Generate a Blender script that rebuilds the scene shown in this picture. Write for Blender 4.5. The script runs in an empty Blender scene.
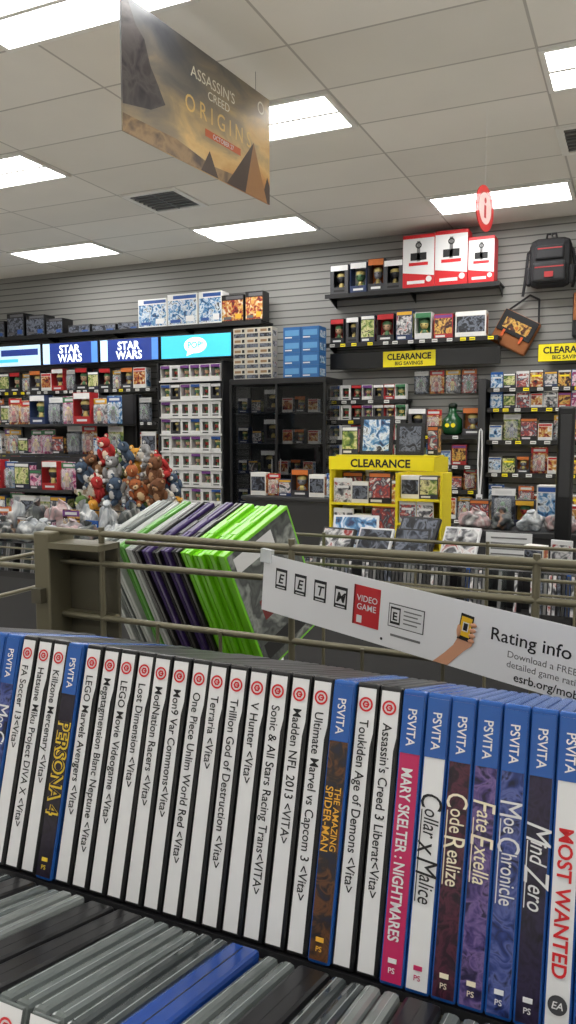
import bpy, bmesh, math, random
from mathutils import Vector, Matrix, noise
random.seed(7)
RD=random
sc=bpy.context.scene
sc.view_settings.view_transform='Standard'
COL=sc.collection
rad=math.radians
V=Vector

# ------------------------------------------------------------ materials
_m={}
def lin(c):
    o=[]
    for x in c[:3]:
        x/=255.0
        o.append(x/12.92 if x<=.04045 else ((x+.055)/1.055)**2.4)
    return (*o,1.0)
def newmat(name):
    m=bpy.data.materials.new(name); m.use_nodes=True
    return m,m.node_tree.nodes,m.node_tree.links,m.node_tree.nodes['Principled BSDF']
def M(name,c,rough=.5,metal=0.,emis=0.,alpha=1.,var=.06,scale=30,spec=.5,trans=0.):
    if name in _m: return _m[name]
    m,n,l,p=newmat(name)
    col=lin(c)
    tc=n.new('ShaderNodeTexCoord'); no=n.new('ShaderNodeTexNoise'); no.inputs['Scale'].default_value=scale
    mx=n.new('ShaderNodeMix'); mx.data_type='RGBA'
    mx.inputs[6].default_value=(*[x*(1-var) for x in col[:3]],1)
    mx.inputs[7].default_value=(*[min(1,x*(1+var)) for x in col[:3]],1)
    l.new(tc.outputs['Object'],no.inputs['Vector']); l.new(no.outputs['Fac'],mx.inputs[0])
    l.new(mx.outputs[2],p.inputs['Base Color'])
    p.inputs['Roughness'].default_value=rough; p.inputs['Metallic'].default_value=metal
    p.inputs['Specular IOR Level'].default_value=spec
    p.inputs['Alpha'].default_value=alpha
    if trans: p.inputs['Transmission Weight'].default_value=trans
    if emis:
        p.inputs['Emission Color'].default_value=col; p.inputs['Emission Strength'].default_value=emis
    _m[name]=m; return m
def ART(name,cols,scale=14,rough=.35,emis=0,dist=1.2):
    """printed artwork: irregular colour patches, different on every object"""
    if name in _m: return _m[name]
    m,n,l,p=newmat(name)
    tc=n.new('ShaderNodeTexCoord'); oi=n.new('ShaderNodeObjectInfo')
    ml=n.new('ShaderNodeMath'); ml.operation='MULTIPLY'; ml.inputs[1].default_value=37.
    ad=n.new('ShaderNodeVectorMath'); ad.operation='ADD'
    no=n.new('ShaderNodeTexNoise'); no.inputs['Scale'].default_value=scale; no.inputs['Distortion'].default_value=dist
    no.inputs['Detail'].default_value=3
    cr=n.new('ShaderNodeValToRGB'); cr.color_ramp.interpolation='LINEAR'
    k=len(cols); pos=[.32+.36*i/(k-1) for i in range(k)]
    e=cr.color_ramp.elements
    while len(e)<k: e.new(.5)
    for i in range(k):
        e[i].position=pos[i]; e[i].color=lin(cols[i])
    l.new(oi.outputs['Random'],ml.inputs[0]); l.new(tc.outputs['Object'],ad.inputs[0]); l.new(ml.outputs[0],ad.inputs[1])
    l.new(ad.outputs[0],no.inputs['Vector']); l.new(no.outputs['Fac'],cr.inputs['Fac']); l.new(cr.outputs['Color'],p.inputs['Base Color'])
    p.inputs['Roughness'].default_value=rough
    if emis:
        l.new(cr.outputs['Color'],p.inputs['Emission Color']); p.inputs['Emission Strength'].default_value=emis
    _m[name]=m; return m
white=M('paper white',(214,214,215),.5,var=.02)
black=M('black plastic',(18,18,20),.32)
blackm=M('black satin metal',(22,22,24),.45)
ink=M('black ink',(20,20,22),.6,var=0)
red=M('red print',(196,26,34),.45)
yellow=M('yellow board',(244,226,16),.5,var=.03)
orange=M('orange print',(214,92,40),.5)
blueC=M('blue translucent case',(36,84,156),.22)
blueD=M('deep blue translucent case',(24,62,136),.2)
khaki=M('khaki painted steel',(104,99,80),.42,metal=.35,scale=60)
khakid=M('dark khaki painted steel',(80,76,62),.5,metal=.3)
grey=M('grey plastic',(110,110,110),.5)
lgrey=M('light grey laminate',(140,140,139),.45)
dgrey=M('dark grey metal',(46,46,48),.5)
clearA=M('clear grey case plastic',(94,100,99),.12,var=.2,scale=12)
clearB=M('smoky clear case plastic',(62,67,68),.12,var=.2,scale=12)
clearC=M('pale clear case plastic',(116,121,119),.14,var=.16,scale=12)
rim=M('clear plastic painted edge highlight',(150,156,155),.1,var=.05)  # lighter colour painted in for clear edges catching light
skin=M('skin print',(205,150,118),.6)
tag=M('price tag white',(215,215,212),.6)

# ------------------------------------------------------------ mesh builder
_tc={}
def textgeo(s,bold):
    k=(s,bold)
    if k in _tc: return _tc[k]
    cu=bpy.data.curves.new('t','FONT'); cu.body=s; cu.size=1; cu.offset=bold; cu.resolution_u=3
    ob=bpy.data.objects.new('t',cu); COL.objects.link(ob)
    bpy.context.view_layer.update()
    dg=bpy.context.evaluated_depsgraph_get()
    me=bpy.data.meshes.new_from_object(ob.evaluated_get(dg))
    vs=[v.co.copy() for v in me.vertices]; fs=[list(p.vertices) for p in me.polygons]
    bpy.data.objects.remove(ob); bpy.data.curves.remove(cu); bpy.data.meshes.remove(me)
    x0=min([v.x for v in vs] or [0]); x1=max([v.x for v in vs] or [1])
    _tc[k]=(vs,fs,x0,x1); return _tc[k]
def frame(o,ex,ey):
    ex=V(ex).normalized(); ey=V(ey).normalized(); ez=ex.cross(ey)
    return Matrix(((ex.x,ey.x,ez.x,o[0]),(ex.y,ey.y,ez.y,o[1]),(ex.z,ey.z,ez.z,o[2]),(0,0,0,1)))
def FR(x,y,z): return frame((x,y,z),(1,0,0),(0,0,1))      # faces -Y
def shear(k): return Matrix(((1,k,0,0),(0,1,0,0),(0,0,1,0),(0,0,0,1)))
_el={}
class B:
    def __init__(s): s.v=[];s.f=[];s.mi=[];s.sm=[];s.mats=[]
    def add(s,vs,fs,m,T=None,smooth=False):
        o=len(s.v)
        for v in vs:
            v=V(v)
            if T is not None: v=T@v
            s.v.append(v)
        if m not in s.mats: s.mats.append(m)
        k=s.mats.index(m)
        for f in fs: s.f.append([i+o for i in f]); s.mi.append(k); s.sm.append(smooth)
        return s
    def box(s,x0,x1,y0,y1,z0,z1,m,bev=0,T=None):
        if bev:
            bm=bmesh.new(); bmesh.ops.create_cube(bm,size=1)
            for v in bm.verts: v.co=V(((x0+x1)/2+v.co.x*(x1-x0),(y0+y1)/2+v.co.y*(y1-y0),(z0+z1)/2+v.co.z*(z1-z0)))
            bmesh.ops.bevel(bm,geom=bm.edges[:],offset=bev,segments=2,affect='EDGES',profile=.5)
            bm.verts.index_update()
            vs=[v.co.copy() for v in bm.verts]; fs=[[v.index for v in f.verts] for f in bm.faces]; bm.free()
        else:
            vs=[(x0,y0,z0),(x1,y0,z0),(x1,y1,z0),(x0,y1,z0),(x0,y0,z1),(x1,y0,z1),(x1,y1,z1),(x0,y1,z1)]
            fs=[(3,2,1,0),(4,5,6,7),(0,1,5,4),(1,2,6,5),(2,3,7,6),(3,0,4,7)]
        return s.add(vs,fs,m,T)
    def poly(s,pts,m,T=None):
        return s.add([(p[0],p[1],p[2] if len(p)>2 else 0) for p in pts],[list(range(len(pts)))],m,T)
    def disc(s,x,y,r,m,T,n=20,r0=0,z=0):
        if r0:
            vs=[(x+r*math.cos(2*math.pi*i/n),y+r*math.sin(2*math.pi*i/n),z) for i in range(n)]+[(x+r0*math.cos(2*math.pi*i/n),y+r0*math.sin(2*math.pi*i/n),z) for i in range(n)]
            return s.add(vs,[[i,(i+1)%n,n+(i+1)%n,n+i] for i in range(n)],m,T)
        return s.poly([(x+r*math.cos(2*math.pi*i/n),y+r*math.sin(2*math.pi*i/n),z) for i in range(n)],m,T)
    def cyl(s,p0,p1,r,m,n=10,r1=None,T=None,smooth=True):
        p0=V(p0);p1=V(p1);r1=r if r1 is None else r1
        d=(p1-p0).normalized(); a=d.orthogonal().normalized(); b=d.cross(a)
        vs=[]
        for p,q in((p0,r),(p1,r1)):
            for i in range(n):
                t=2*math.pi*i/n; vs.append(p+a*q*math.cos(t)+b*q*math.sin(t))
        s.add(vs,[[i,(i+1)%n,n+(i+1)%n,n+i] for i in range(n)],m,T,smooth)
        s.add(vs,[list(range(n))[::-1],list(range(n,2*n))],m,T)
        return s
    def tube(s,pts,r,m,n=8,T=None):
        for a,b in zip(pts,pts[1:]): s.cyl(a,b,r,m,n,T=T)
        for p in pts[1:-1]: s.ell(p,(r,r,r),m,T,n=8)
        return s
    def ell(s,c,rr,m,T=None,n=12):
        k=n
        if k not in _el:
            bm=bmesh.new(); bmesh.ops.create_uvsphere(bm,u_segments=n,v_segments=max(6,n//2+1),radius=1)
            bm.verts.index_update()
            _el[k]=([v.co.copy() for v in bm.verts],[[v.index for v in f.verts] for f in bm.faces]); bm.free()
        vs,fs=_el[k]
        return s.add([(c[0]+v.x*rr[0],c[1]+v.y*rr[1],c[2]+v.z*rr[2]) for v in vs],fs,m,T,True)
    def lathe(s,prof,m,n=16,T=None):
        vs=[(r*math.cos(2*math.pi*i/n),r*math.sin(2*math.pi*i/n),z) for r,z in prof for i in range(n)]
        fs=[[k*n+i,k*n+(i+1)%n,(k+1)*n+(i+1)%n,(k+1)*n+i] for k in range(len(prof)-1) for i in range(n)]
        return s.add(vs,fs,m,T,True)
    def text(s,t,size,T,m,align='c',maxw=None,bold=.0,sy=1.,z=0,sx=1.):
        vs,fs,x0,x1=textgeo(t,bold)
        w=(x1-x0)*size*sx; k=size*sx
        if maxw and w>maxw: k*=maxw/w; w=maxw
        off={'c':-w/2,'l':0,'r':-w}[align]-x0*k
        s.add([(v.x*k+off,v.y*size*sy,z) for v in vs],fs,m,T); s.lastw=w
        return s
    def mesh(s,name):
        me=bpy.data.meshes.new(name); me.from_pydata([tuple(v) for v in s.v],[],s.f)
        for m in s.mats: me.materials.append(m)
        me.polygons.foreach_set('material_index',s.mi); me.polygons.foreach_set('use_smooth',s.sm)
        me.update(); return me
def O(b,name,loc=(0,0,0),rot=(0,0,0),parent=None,label=None,cat=None,group=None,kind=None):
    me=b.mesh(name) if isinstance(b,B) else b
    ob=bpy.data.objects.new(name,me); COL.objects.link(ob)
    ob.location=loc; ob.rotation_euler=rot
    if parent: ob.parent=parent
    if label: ob['label']=label
    if cat: ob['category']=cat
    if group: ob['group']=group
    if kind: ob['kind']=kind
    return ob
def EM(name,loc,label,cat,rot=(0,0,0),group=None):
    return O(None,name,loc,rot,None,label,cat,group)
_pc={}
def spawn(key,fn,loc,rot=(0,0,0),label=None,cat=None,group=None):
    if key not in _pc: _pc[key]=fn()
    parts=_pc[key]
    top=O(parts[0][1],parts[0][0],loc,rot,None,label or parts[0][2],cat,group)
    for nm,me,lb in parts[1:]:
        O(me,nm,parent=top,label=lb)
    return top

# ------------------------------------------------------------ room shell
H=3.584
def wallmat():
    m,n,l,p=newmat('grey slatwall')
    tc=n.new('ShaderNodeTexCoord'); sp=n.new('ShaderNodeSeparateXYZ'); l.new(tc.outputs['Object'],sp.inputs[0])
    d=n.new('ShaderNodeMath'); d.operation='DIVIDE'; d.inputs[1].default_value=.078; l.new(sp.outputs['Z'],d.inputs[0])
    fr=n.new('ShaderNodeMath'); fr.operation='FRACT'; l.new(d.outputs[0],fr.inputs[0])
    cr=n.new('ShaderNodeValToRGB'); e=cr.color_ramp.elements
    e[0].position=0; e[0].color=lin((74,74,73)); e[1].position=.18; e[1].color=lin((140,139,136))
    x=e.new(.13); x.color=lin((82,82,80)); y=e.new(.95); y.color=lin((135,134,131))
    l.new(fr.outputs[0],cr.inputs['Fac']); l.new(cr.outputs['Color'],p.inputs['Base Color'])
    bp=n.new('ShaderNodeBump'); bp.inputs['Strength'].default_value=.5; bp.inputs['Distance'].default_value=.01
    l.new(cr.outputs['Color'],bp.inputs['Height']); l.new(bp.outputs['Normal'],p.inputs['Normal'])
    p.inputs['Roughness'].default_value=.6; return m
def ceilmat():
    m,n,l,p=newmat('ceiling tile')
    tc=n.new('ShaderNodeTexCoord'); mp=n.new('ShaderNodeMapping')
    mp.inputs['Location'].default_value=(1.8075+12.15,-6.86+11.6,0); l.new(tc.outputs['Object'],mp.inputs[0])
    br=n.new('ShaderNodeTexBrick'); br.offset=0; br.squash=1
    br.inputs['Scale'].default_value=1; br.inputs['Brick Width'].default_value=1.215; br.inputs['Row Height'].default_value=.58
    br.inputs['Mortar Size'].default_value=.008; br.inputs['Mortar Smooth'].default_value=.1
    br.inputs['Color1'].default_value=lin((238,235,229)); br.inputs['Color2'].default_value=lin((226,223,216)); br.inputs['Mortar'].default_value=lin((186,183,177))
    l.new(mp.outputs[0],br.inputs['Vector'])
    no=n.new('ShaderNodeTexNoise'); no.inputs['Scale'].default_value=1.3; no.inputs['Detail'].default_value=8; l.new(tc.outputs['Object'],no.inputs['Vector'])
    mx=n.new('ShaderNodeMix'); mx.data_type='RGBA'; mx.blend_type='MULTIPLY'; mx.inputs[0].default_value=.16
    l.new(br.outputs['Color'],mx.inputs[6]); l.new(no.outputs['Fac'],mx.inputs[7]); l.new(mx.outputs[2],p.inputs['Base Color'])
    p.inputs['Roughness'].default_value=.9; return m
X0,X1,Y0,Y1=-10.,4.,-4.,8.
wm=wallmat(); plain=M('painted wall',(226,225,221),.8)
def shell(name,args,m):
    O(B().box(*args,m),name,kind='structure')
shell('floor',(X0,X1,Y0,Y1,-.1,0),M('pale bounce floor',(210,207,201),.6,var=.1,scale=4))  # floor and plain walls made pale to bounce light onto the ceiling
shell('ceiling',(X0,X1,Y0,Y1,H,H+.1),ceilmat())
shell('wall_back',(X0,X1,Y1,Y1+.1,0,H),wm)
shell('wall_left',(X0-.1,X0,Y0,Y1,0,H),plain)
shell('wall_right',(X1,X1+.1,Y0,Y1,0,H),plain)
shell('wall_front',(X0,X1,Y0-.1,Y0,0,H),plain)
O(B().box(X0,X1,Y1-.012,Y1-.0005,0.0005,.1,black),'baseboard_back',kind='structure')

# ceiling lights
glow=M('lit diffuser',(253,252,249),.5,emis=16,var=0)
whitem=M('white enamel',(225,224,220),.5)
def f_light():
    b=B(); w,d=1.2,.565
    b.box(-w/2,w/2,-d/2,-d/2+.03,-.02,0,whitem).box(-w/2,w/2,d/2-.03,d/2,-.02,0,whitem)
    b.box(-w/2,-w/2+.03,-d/2+.03,d/2-.03,-.02,0,whitem).box(w/2-.03,w/2,-d/2+.03,d/2-.03,-.02,0,whitem)
    b.box(-w/2+.03,w/2-.03,-.014,.014,-.02,0,whitem)
    dd=B().box(-w/2+.03,w/2-.03,-d/2+.03,-.014,-.014,-.002,glow).box(-w/2+.03,w/2-.03,.014,d/2-.03,-.014,-.002,glow)
    return [('ceiling_light',b.mesh('light frame'),'white recessed fluorescent ceiling troffer'),('diffuser',dd.mesh('diffuser'),'glowing white diffuser')]
LP=[(-1.2,7.15),(-3.63,7.15),(-6.06,7.15),(.015,4.83),(-2.415,4.83),(-4.845,4.83),(-7.27,4.83),(2.44,4.83),
    (-2.6,3.09),(-5.2,3.09),(.1,2.4),(2.44,2.4),(-1.2,.2),(-4,.2),(1.4,.2),(-1.2,-2.2),(1.4,-2.2),(-4,-2.2)]  # panels above and behind the camera are unseen, added to light the foreground
for x,y in LP: spawn('light',f_light,(x,y,H),cat='ceiling light',group='recessed ceiling lights')
def f_vent():
    b=B(); w=.56
    b.box(-w/2,w/2,-w/2,-w/2+.05,-.015,0,whitem).box(-w/2,w/2,w/2-.05,w/2,-.015,0,whitem)
    b.box(-w/2,-w/2+.05,-w/2+.05,w/2-.05,-.015,0,whitem).box(w/2-.05,w/2,-w/2+.05,w/2-.05,-.015,0,whitem)
    b.box(-w/2+.05,w/2-.05,-w/2+.05,w/2-.05,-.003,-.001,black)
    lv=B()
    for i in range(7):
        y=-w/2+.085+i*.065
        lv.box(-w/2+.05,w/2-.05,y-.009,y+.009,-.014,-.003,grey)
    lv.box(-.008,.008,-w/2+.05,w/2-.05,-.0145,-.003,grey)
    return [('air_vent',b.mesh('vent'),'square ceiling air vent with dark louvres'),('louvre',lv.mesh('louvres'),'grey louvres')]
for x,y in((-3.93,5.99),(-.33,5.99)): spawn('vent',f_vent,(x,y,H),cat='air vent',group='ceiling air vents')

# ------------------------------------------------------------ hanging banner
def postermat():
    m,n,l,p=newmat('sunset desert print')
    tc=n.new('ShaderNodeTexCoord'); sp=n.new('ShaderNodeSeparateXYZ'); l.new(tc.outputs['Object'],sp.inputs[0])
    mp=n.new('ShaderNodeMapping'); mp.inputs['Scale'].default_value=(1,1,2.2); l.new(tc.outputs['Object'],mp.inputs[0])
    no=n.new('ShaderNodeTexNoise'); no.inputs['Scale'].default_value=3.; no.inputs['Detail'].default_value=7; no.inputs['Distortion'].default_value=.6
    l.new(mp.outputs[0],no.inputs['Vector'])
    a=n.new('ShaderNodeMath'); a.operation='MULTIPLY_ADD'; a.inputs[1].default_value=-.75; l.new(sp.outputs['Z'],a.inputs[0])
    b=n.new('ShaderNodeMath'); b.operation='MULTIPLY_ADD'; b.inputs[1].default_value=.7; b.inputs[2].default_value=-.32; l.new(no.outputs['Fac'],b.inputs[0]); l.new(b.outputs[0],a.inputs[2])
    c=n.new('ShaderNodeMath'); c.operation='MULTIPLY_ADD'; c.inputs[1].default_value=.30; l.new(sp.outputs['Y'],c.inputs[0]); l.new(a.outputs[0],c.inputs[2])
    cr=n.new('ShaderNodeValToRGB'); e=cr.color_ramp.elements
    e[0].position=0.02; e[0].color=lin((64,66,72)); e[1].position=1; e[1].color=lin((130,88,54))
    for q,cc in((.16,(86,86,88)),(.32,(116,110,102)),(.48,(156,138,110)),(.64,(222,186,122)),(.8,(196,138,76))):
        x=e.new(q); x.color=lin(cc)
    l.new(c.outputs[0],cr.inputs['Fac']); l.new(cr.outputs['Color'],p.inputs['Base Color']); p.inputs['Roughness'].default_value=.35
    return m
L,HH=1.3,.6
pm=postermat(); psh=M('pyramid shade print',(70,52,40),.4); pli=M('pyramid lit print',(158,112,66),.4); psd=ART('dark stone print',[(48,44,48),(86,80,80),(40,37,39)],7,.4); pfl=ART('floor haze print',[(96,78,64),(160,130,92),(84,68,58)],4,.4)
bn=B().box(-.004,.004,0,L,-HH,0,pm)
T=frame((.0043,0,-HH),(0,1,0),(0,0,1))
bn.poly([(0,0),(L,0),(L,.05),(1.0,.07),(.7,.05),(.4,.09),(0,.08)],pfl,T)
T=frame((.0046,0,-HH),(0,1,0),(0,0,1))
bn.poly([(0,.12),(.1,.14),(.2,.16),(.31,.22),(.25,.3),(.2,.36),(.16,.46),(.1,.5),(.04,.6),(0,.6)],psd,T)
bn.poly([(1.03,.0),(1.27,.0),(1.12,.3)],pli,T).poly([(.84,.0),(1.03,.0),(1.12,.3)],psh,T)
bn.poly([(1.27,.0),(1.3,.0),(1.3,.1),(1.27,.15),(1.235,.07)],psh,T).poly([(.6,.0),(.76,.0),(.68,.12)],psh,T)
T2=frame((.0052,0,-HH),(0,1,0),(0,0,1))
gold=M('pale gold ink',(232,226,208),.5); gold2=M('gold ink',(226,192,120),.5)
bn.text("ASSASSIN'S",.078,T2@Matrix.Translation((.72,.44,0)),gold,bold=.002,sx=1.08)
bn.text("CREED",.062,T2@Matrix.Translation((.77,.378,0)),gold,bold=.002,sx=1.1)
bn.text("O R I G I N S",.12,T2@Matrix.Translation((.78,.26,0)),gold2,bold=.004,maxw=.62)
bn.box(.64,.98,.185,.222,0,.0005,M('muted orange strip',(196,96,48),.5),T=T2)
bn.text("OCTOBER 27",.034,T2@Matrix.Translation((.81,.192,.001)),white,bold=.01)
bn.disc(1.2,.52,.035,gold,T2,20,r0=.026)
ban=O(bn,'hanging_banner',(-2.2,3.01,3.48),(0,0,rad(-5)),label='printed cardboard game banner with pyramids hung from ceiling',cat='banner')
for y in(.15,1.15):
    O(B().cyl((0,y,0),(0,y,H-3.48),.0015,grey,6),'string',parent=ban)

# round red sign
rs=B(); Ts=Matrix.Rotation(rad(78),4,'Z')
redt=M('translucent red acrylic',(214,60,60),.3,alpha=.8,var=.02)
rs.cyl((0,-.003,0),(0,.003,0),.145,redt,32,T=Ts)
TF=Ts@FR(0,-.004,0)
pinkw=M('pale pink print',(238,206,202),.5)
rs.disc(0,0,.1,pinkw,TF,28)
rs.box(-.016,.016,-.06,.02,0,.0008,redt,T=TF).disc(0,.05,.018,redt,TF,16,z=.0008)
o=O(rs,'hanging_sign',(-.98,5.24,2.97),label='round red sign with pale centre emblem hung from ceiling',cat='sign')
O(B().cyl((0,0,.145),(0,0,H-2.97),.0006,white,6),'string',parent=o)

# ------------------------------------------------------------ product kinds
PAL=[((30,30,34),(180,30,36)),((226,226,224),(40,80,150)),((36,40,60),(220,170,50)),((166,34,38),(230,230,230)),
     ((214,214,212),(60,120,80)),((54,54,60),(200,110,50)),((222,220,216),(110,60,130)),((34,50,90),(226,226,226)),
     ((216,216,214),(205,205,205)),((60,60,64),(228,228,228))]
SK=[(205,165,135),(90,130,90),(170,60,50),(50,50,56),(210,190,120),(130,130,140)]
def f_win(w,h,d,i,name='figure_box',lab='window box with a big-headed vinyl figure inside'):
    def fn():
        c1,c2=PAL[i%10]; a=M('carton %d'%(i%10),c1,.4); c=M('header %d'%(i%10),c2,.4)
        sk=M('vinyl %d'%(i%6),SK[i%6],.4); bd=M('vinyl body %d'%((i*3+1)%6),SK[(i*3+1)%6],.5)
        bk=M('box interior',(50,50,56),.6) if i>=8 else c
        t=.005; b=B()
        b.box(-w/2,w/2,d-t,d,0,h,bk).box(-w/2,-w/2+t,0,d-t,0,h,a).box(w/2-t,w/2,0,d-t,0,h,a)
        b.box(-w/2+t,w/2-t,0,d-t,0,t,a).box(-w/2+t,w/2-t,0,d-t,h-t,h,a)
        b.box(-w/2+t,w/2-t,0,.002,t,h*.24,a).box(-w/2+t,w/2-t,0,.002,h*.8,h-t,c)
        if i>=8: b.box(-w/2+t,-w*.3,0,.002,h*.24,h*.8,a).box(w*.3,w/2-t,0,.002,h*.24,h*.8,a)
        b.box(-w*.3,w*.3,-.0006,0,h*.08,h*.15,ink if i>=8 else white)
        f=B()
        f.ell((0,d*.5,h*.58),(w*.27,d*.3,h*.18),sk,n=10)
        f.ell((0,d*.52,h*.66),(w*.29,d*.33,h*.12),bd,n=10)
        f.ell((0,d*.5,h*.3),(w*.15,d*.2,h*.14),bd,n=8)
        for s in(-1,1):
            f.ell((s*w*.12,d*.22,h*.56),(w*.04,.003,w*.04),ink,n=6)
            f.cyl((s*w*.07,d*.5,h*.03),(s*w*.07,d*.5,h*.22),w*.06,ink,6)
            f.cyl((s*w*.13,d*.5,h*.36),(s*w*.24,d*.42,h*.26),w*.04,sk,6)
        return [(name,b.mesh('win box'),lab),('figure',f.mesh('figure'),None)]
    return fn
AP=[[(20,20,26),(150,34,36),(200,160,80),(220,220,220)],[(24,40,80),(70,130,180),(220,228,235),(30,30,40)],
    [(30,30,30),(100,100,106),(215,215,215),(150,44,44)],[(40,76,44),(130,150,70),(220,214,160),(24,32,24)],
    [(76,34,86),(180,70,120),(230,205,215),(40,24,56)],[(215,215,212),(170,64,56),(60,68,86),(225,225,225)],
    [(180,100,40),(220,180,90),(90,40,28),(30,22,22)],[(14,14,18),(40,44,54),(110,116,130),(24,22,26)]]
def art(i): return ART('cover art %d'%(i%8),AP[i%8],18)
def f_carton(w,h,d,i,name='toy_carton',lab='printed toy carton with colourful artwork',base=None):
    def fn():
        b=B(); c1,c2=PAL[(i*3+1)%8]
        b.box(-w/2,w/2,0,d,0,h,base or M('carton %d'%((i*3+1)%8),c1,.4),bev=.002)
        b.box(-w*.46,w*.46,-.0008,.001,h*.2,h*.82,art(i))
        b.box(-w*.46,w*.46,-.001,.001,h*.85,h*.96,M('header %d'%(i%8),PAL[i%8][1],.4))
        b.box(-w*.4,w*.1,-.001,.001,h*.06,h*.14,white)
        b.box(w/2-.001,w/2+.0008,d*.1,d*.9,h*.1,h*.9,art(i+1))
        return [(name,b.mesh('carton'),lab)]
    return fn
def f_case(w,h,d,i,shell,name='game_case',lab='plastic game case with printed cover'):
    def fn():
        b=B().box(-w/2,w/2,0,d,0,h,shell,bev=.002)
        b.box(-w*.46,w*.46,-.0008,.001,h*.03,h*.84,art(i)).box(-w*.46,w*.46,-.0008,.001,h*.86,h*.97,shell if i%2 else white)
        b.box(-w*.35,w*.35,-.0014,.001,h*.6,h*.7,white if i%3 else yellow)
        return [(name,b.mesh('case'),lab)]
    return fn
bubble=M('clear blister bubble',(235,240,245),.1,alpha=.22,var=0)
def f_blister(w,h,i):
    def fn():
        b=B(); hd=M('header %d'%(i%8),PAL[i%8][1],.4)
        b.box(-w/2,w/2,.052,.056,0,h,art(i),bev=.001)
        b.box(-w/2,w/2,.0505,.0522,h*.78,h*.97,hd)
        b.box(-w*.35,w*.35,.0495,.051,h*.83,h*.92,white)
        f=B(); sk=M('vinyl %d'%(i%6),SK[i%6],.4); bd=M('vinyl body %d'%((i+2)%6),SK[(i+2)%6],.5)
        f.ell((0,.03,h*.56),(w*.1,.016,h*.07),sk,n=8).ell((0,.03,h*.4),(w*.16,.018,h*.12),bd,n=8)
        for s in(-1,1):
            f.cyl((s*w*.07,.03,h*.12),(s*w*.06,.03,h*.34),w*.05,bd,6).cyl((s*w*.14,.03,h*.48),(s*w*.25,.03,h*.3),w*.04,sk,6)
        bu=B().box(-w*.36,w*.36,.006,.0495,h*.08,h*.72,bubble,bev=.012)
        return [('blister_pack',b.mesh('card'),'carded action figure in clear blister'),('figure',f.mesh('fig'),None),('blister_bubble',bu.mesh('bubble'),'clear plastic bubble')]
    return fn
KW=['red','blue-white','navy-yellow','dark red','green-white','grey-orange','purple-white','blue','white','grey']
def put(kind,i,x,y,z,rz=0,s=1.,group=None,where='on slatwall shelf'):
    if kind=='pop':  key=('pop',i%10);fn=f_win(.118,.162,.09,i%10);lab='small %s window box with vinyl figure, %s'%(KW[i%10],where);cat='figure box'
    if kind=='win':  key=('win',i%10);fn=f_win(.17,.25,.11,i%10);lab='tall %s window box holding figure, %s'%(KW[i%10],where);cat='figure box'
    if kind=='box':  key=('box',i%8);fn=f_carton(.16,.22,.1,i%8);lab='printed %s toy carton, %s'%(KW[i%8],where);cat='toy box'
    if kind=='sbox': key=('sbox',i%8);fn=f_carton(.12,.15,.08,i%8);lab='little %s product carton, %s'%(KW[i%8],where);cat='toy box'
    if kind=='dvd':  key=('dvd',i%8);fn=f_case(.13,.172,.015,i%8,[black,blueC,white][i%3]);lab='game case with %s cover, %s'%(KW[i%8],where);cat='game case'
    if kind=='blis': key=('blis',i%8);fn=f_blister(.15,.24,i%8);lab='carded toy with %s header, %s'%(KW[i%8],where);cat='toy pack'
    o=spawn(key,fn,(x,y,z),(0,0,rz),lab,cat,group)
    if s!=1: o.scale=(s,s,s)
    return o
WD=dict(pop=.118,win=.17,box=.16,sbox=.12,dvd=.13,blis=.15)
def row(x0,x1,y,z,kinds,group,gap=.012,s=1.,where='on slatwall shelf',idx=None,js=0):
    x=x0; k=0
    while True:
        kd=kinds[k%len(kinds)]
        i=RD.randrange(8) if idx is None else idx[k%len(idx)]
        s2=s*(1+RD.uniform(-js,js))
        w=WD[kd]*s2
        if x+w>x1: break
        put(kd,i,x+w/2,y,z,0,s2,group,where); x+=w+gap*RD.uniform(.4,1.6); k+=1
def hang(x0,x1,z,group,h=.24,gap=.015,idx=None,where='hung on slatwall hook',yy=7.9):
    """carded toys hung on steel slatwall hooks; z = card bottom"""
    x=x0; k=0
    while x+.15<x1:
        i=RD.randrange(8) if idx is None else idx[k%len(idx)]
        o=put('blis',i,x+.075,yy,z,0,1,group,where)
        O(B().cyl((0,-.01,h-.008),(0,7.999-yy,h-.008),.003,grey,6),'peg_hook',parent=o,label='steel peg hook')
        x+=.15+gap; k+=1
tagW=B().box(0,.055,-.0018,0,-.015,.015,tag).box(.006,.049,-.0022,-.0018,-.004,.002,ink).mesh('tag w')
tagY=B().box(0,.055,-.0018,0,-.015,.015,yellow).box(.006,.049,-.0022,-.0018,-.004,.002,ink).mesh('tag y')
def shelf(x0,x1,z,depth=.3,y=8.,tags=True,label='black slatwall shelf with price tags along its lip',yl=.35):
    L=x1-x0; b=B()
    b.box(-L/2,L/2,-depth,-.002,-.014,0,blackm)
    b.box(-L/2,L/2,-depth-.006,-depth,-.04,.004,blackm)
    n=max(2,int(L/.9)+1)
    for i in range(n):
        x=-L/2+.02+(L-.04)*i/(n-1)
        b.add([(x-.003,-.002,-.014),(x-.003,-depth+.03,-.014),(x-.003,-.002,-.1),(x+.003,-.002,-.014),(x+.003,-depth+.03,-.014),(x+.003,-.002,-.1)],[(0,1,2),(5,4,3),(0,3,4,1),(1,4,5,2),(2,5,3,0)],blackm)
    o=O(b,'display_shelf',((x0+x1)/2,y,z),label=label,cat='shelf',group='slatwall shelves')
    if tags:
        x=-L/2+.06
        while x<L/2-.08:
            yy=RD.random()<yl
            O(tagY if yy else tagW,'price_tag',(x,-depth-.0062,-.019),parent=o,label='yellow price tag' if yy else None)
            x+=.055+RD.uniform(.03,.14)
    return o

e_=.0008
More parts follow.
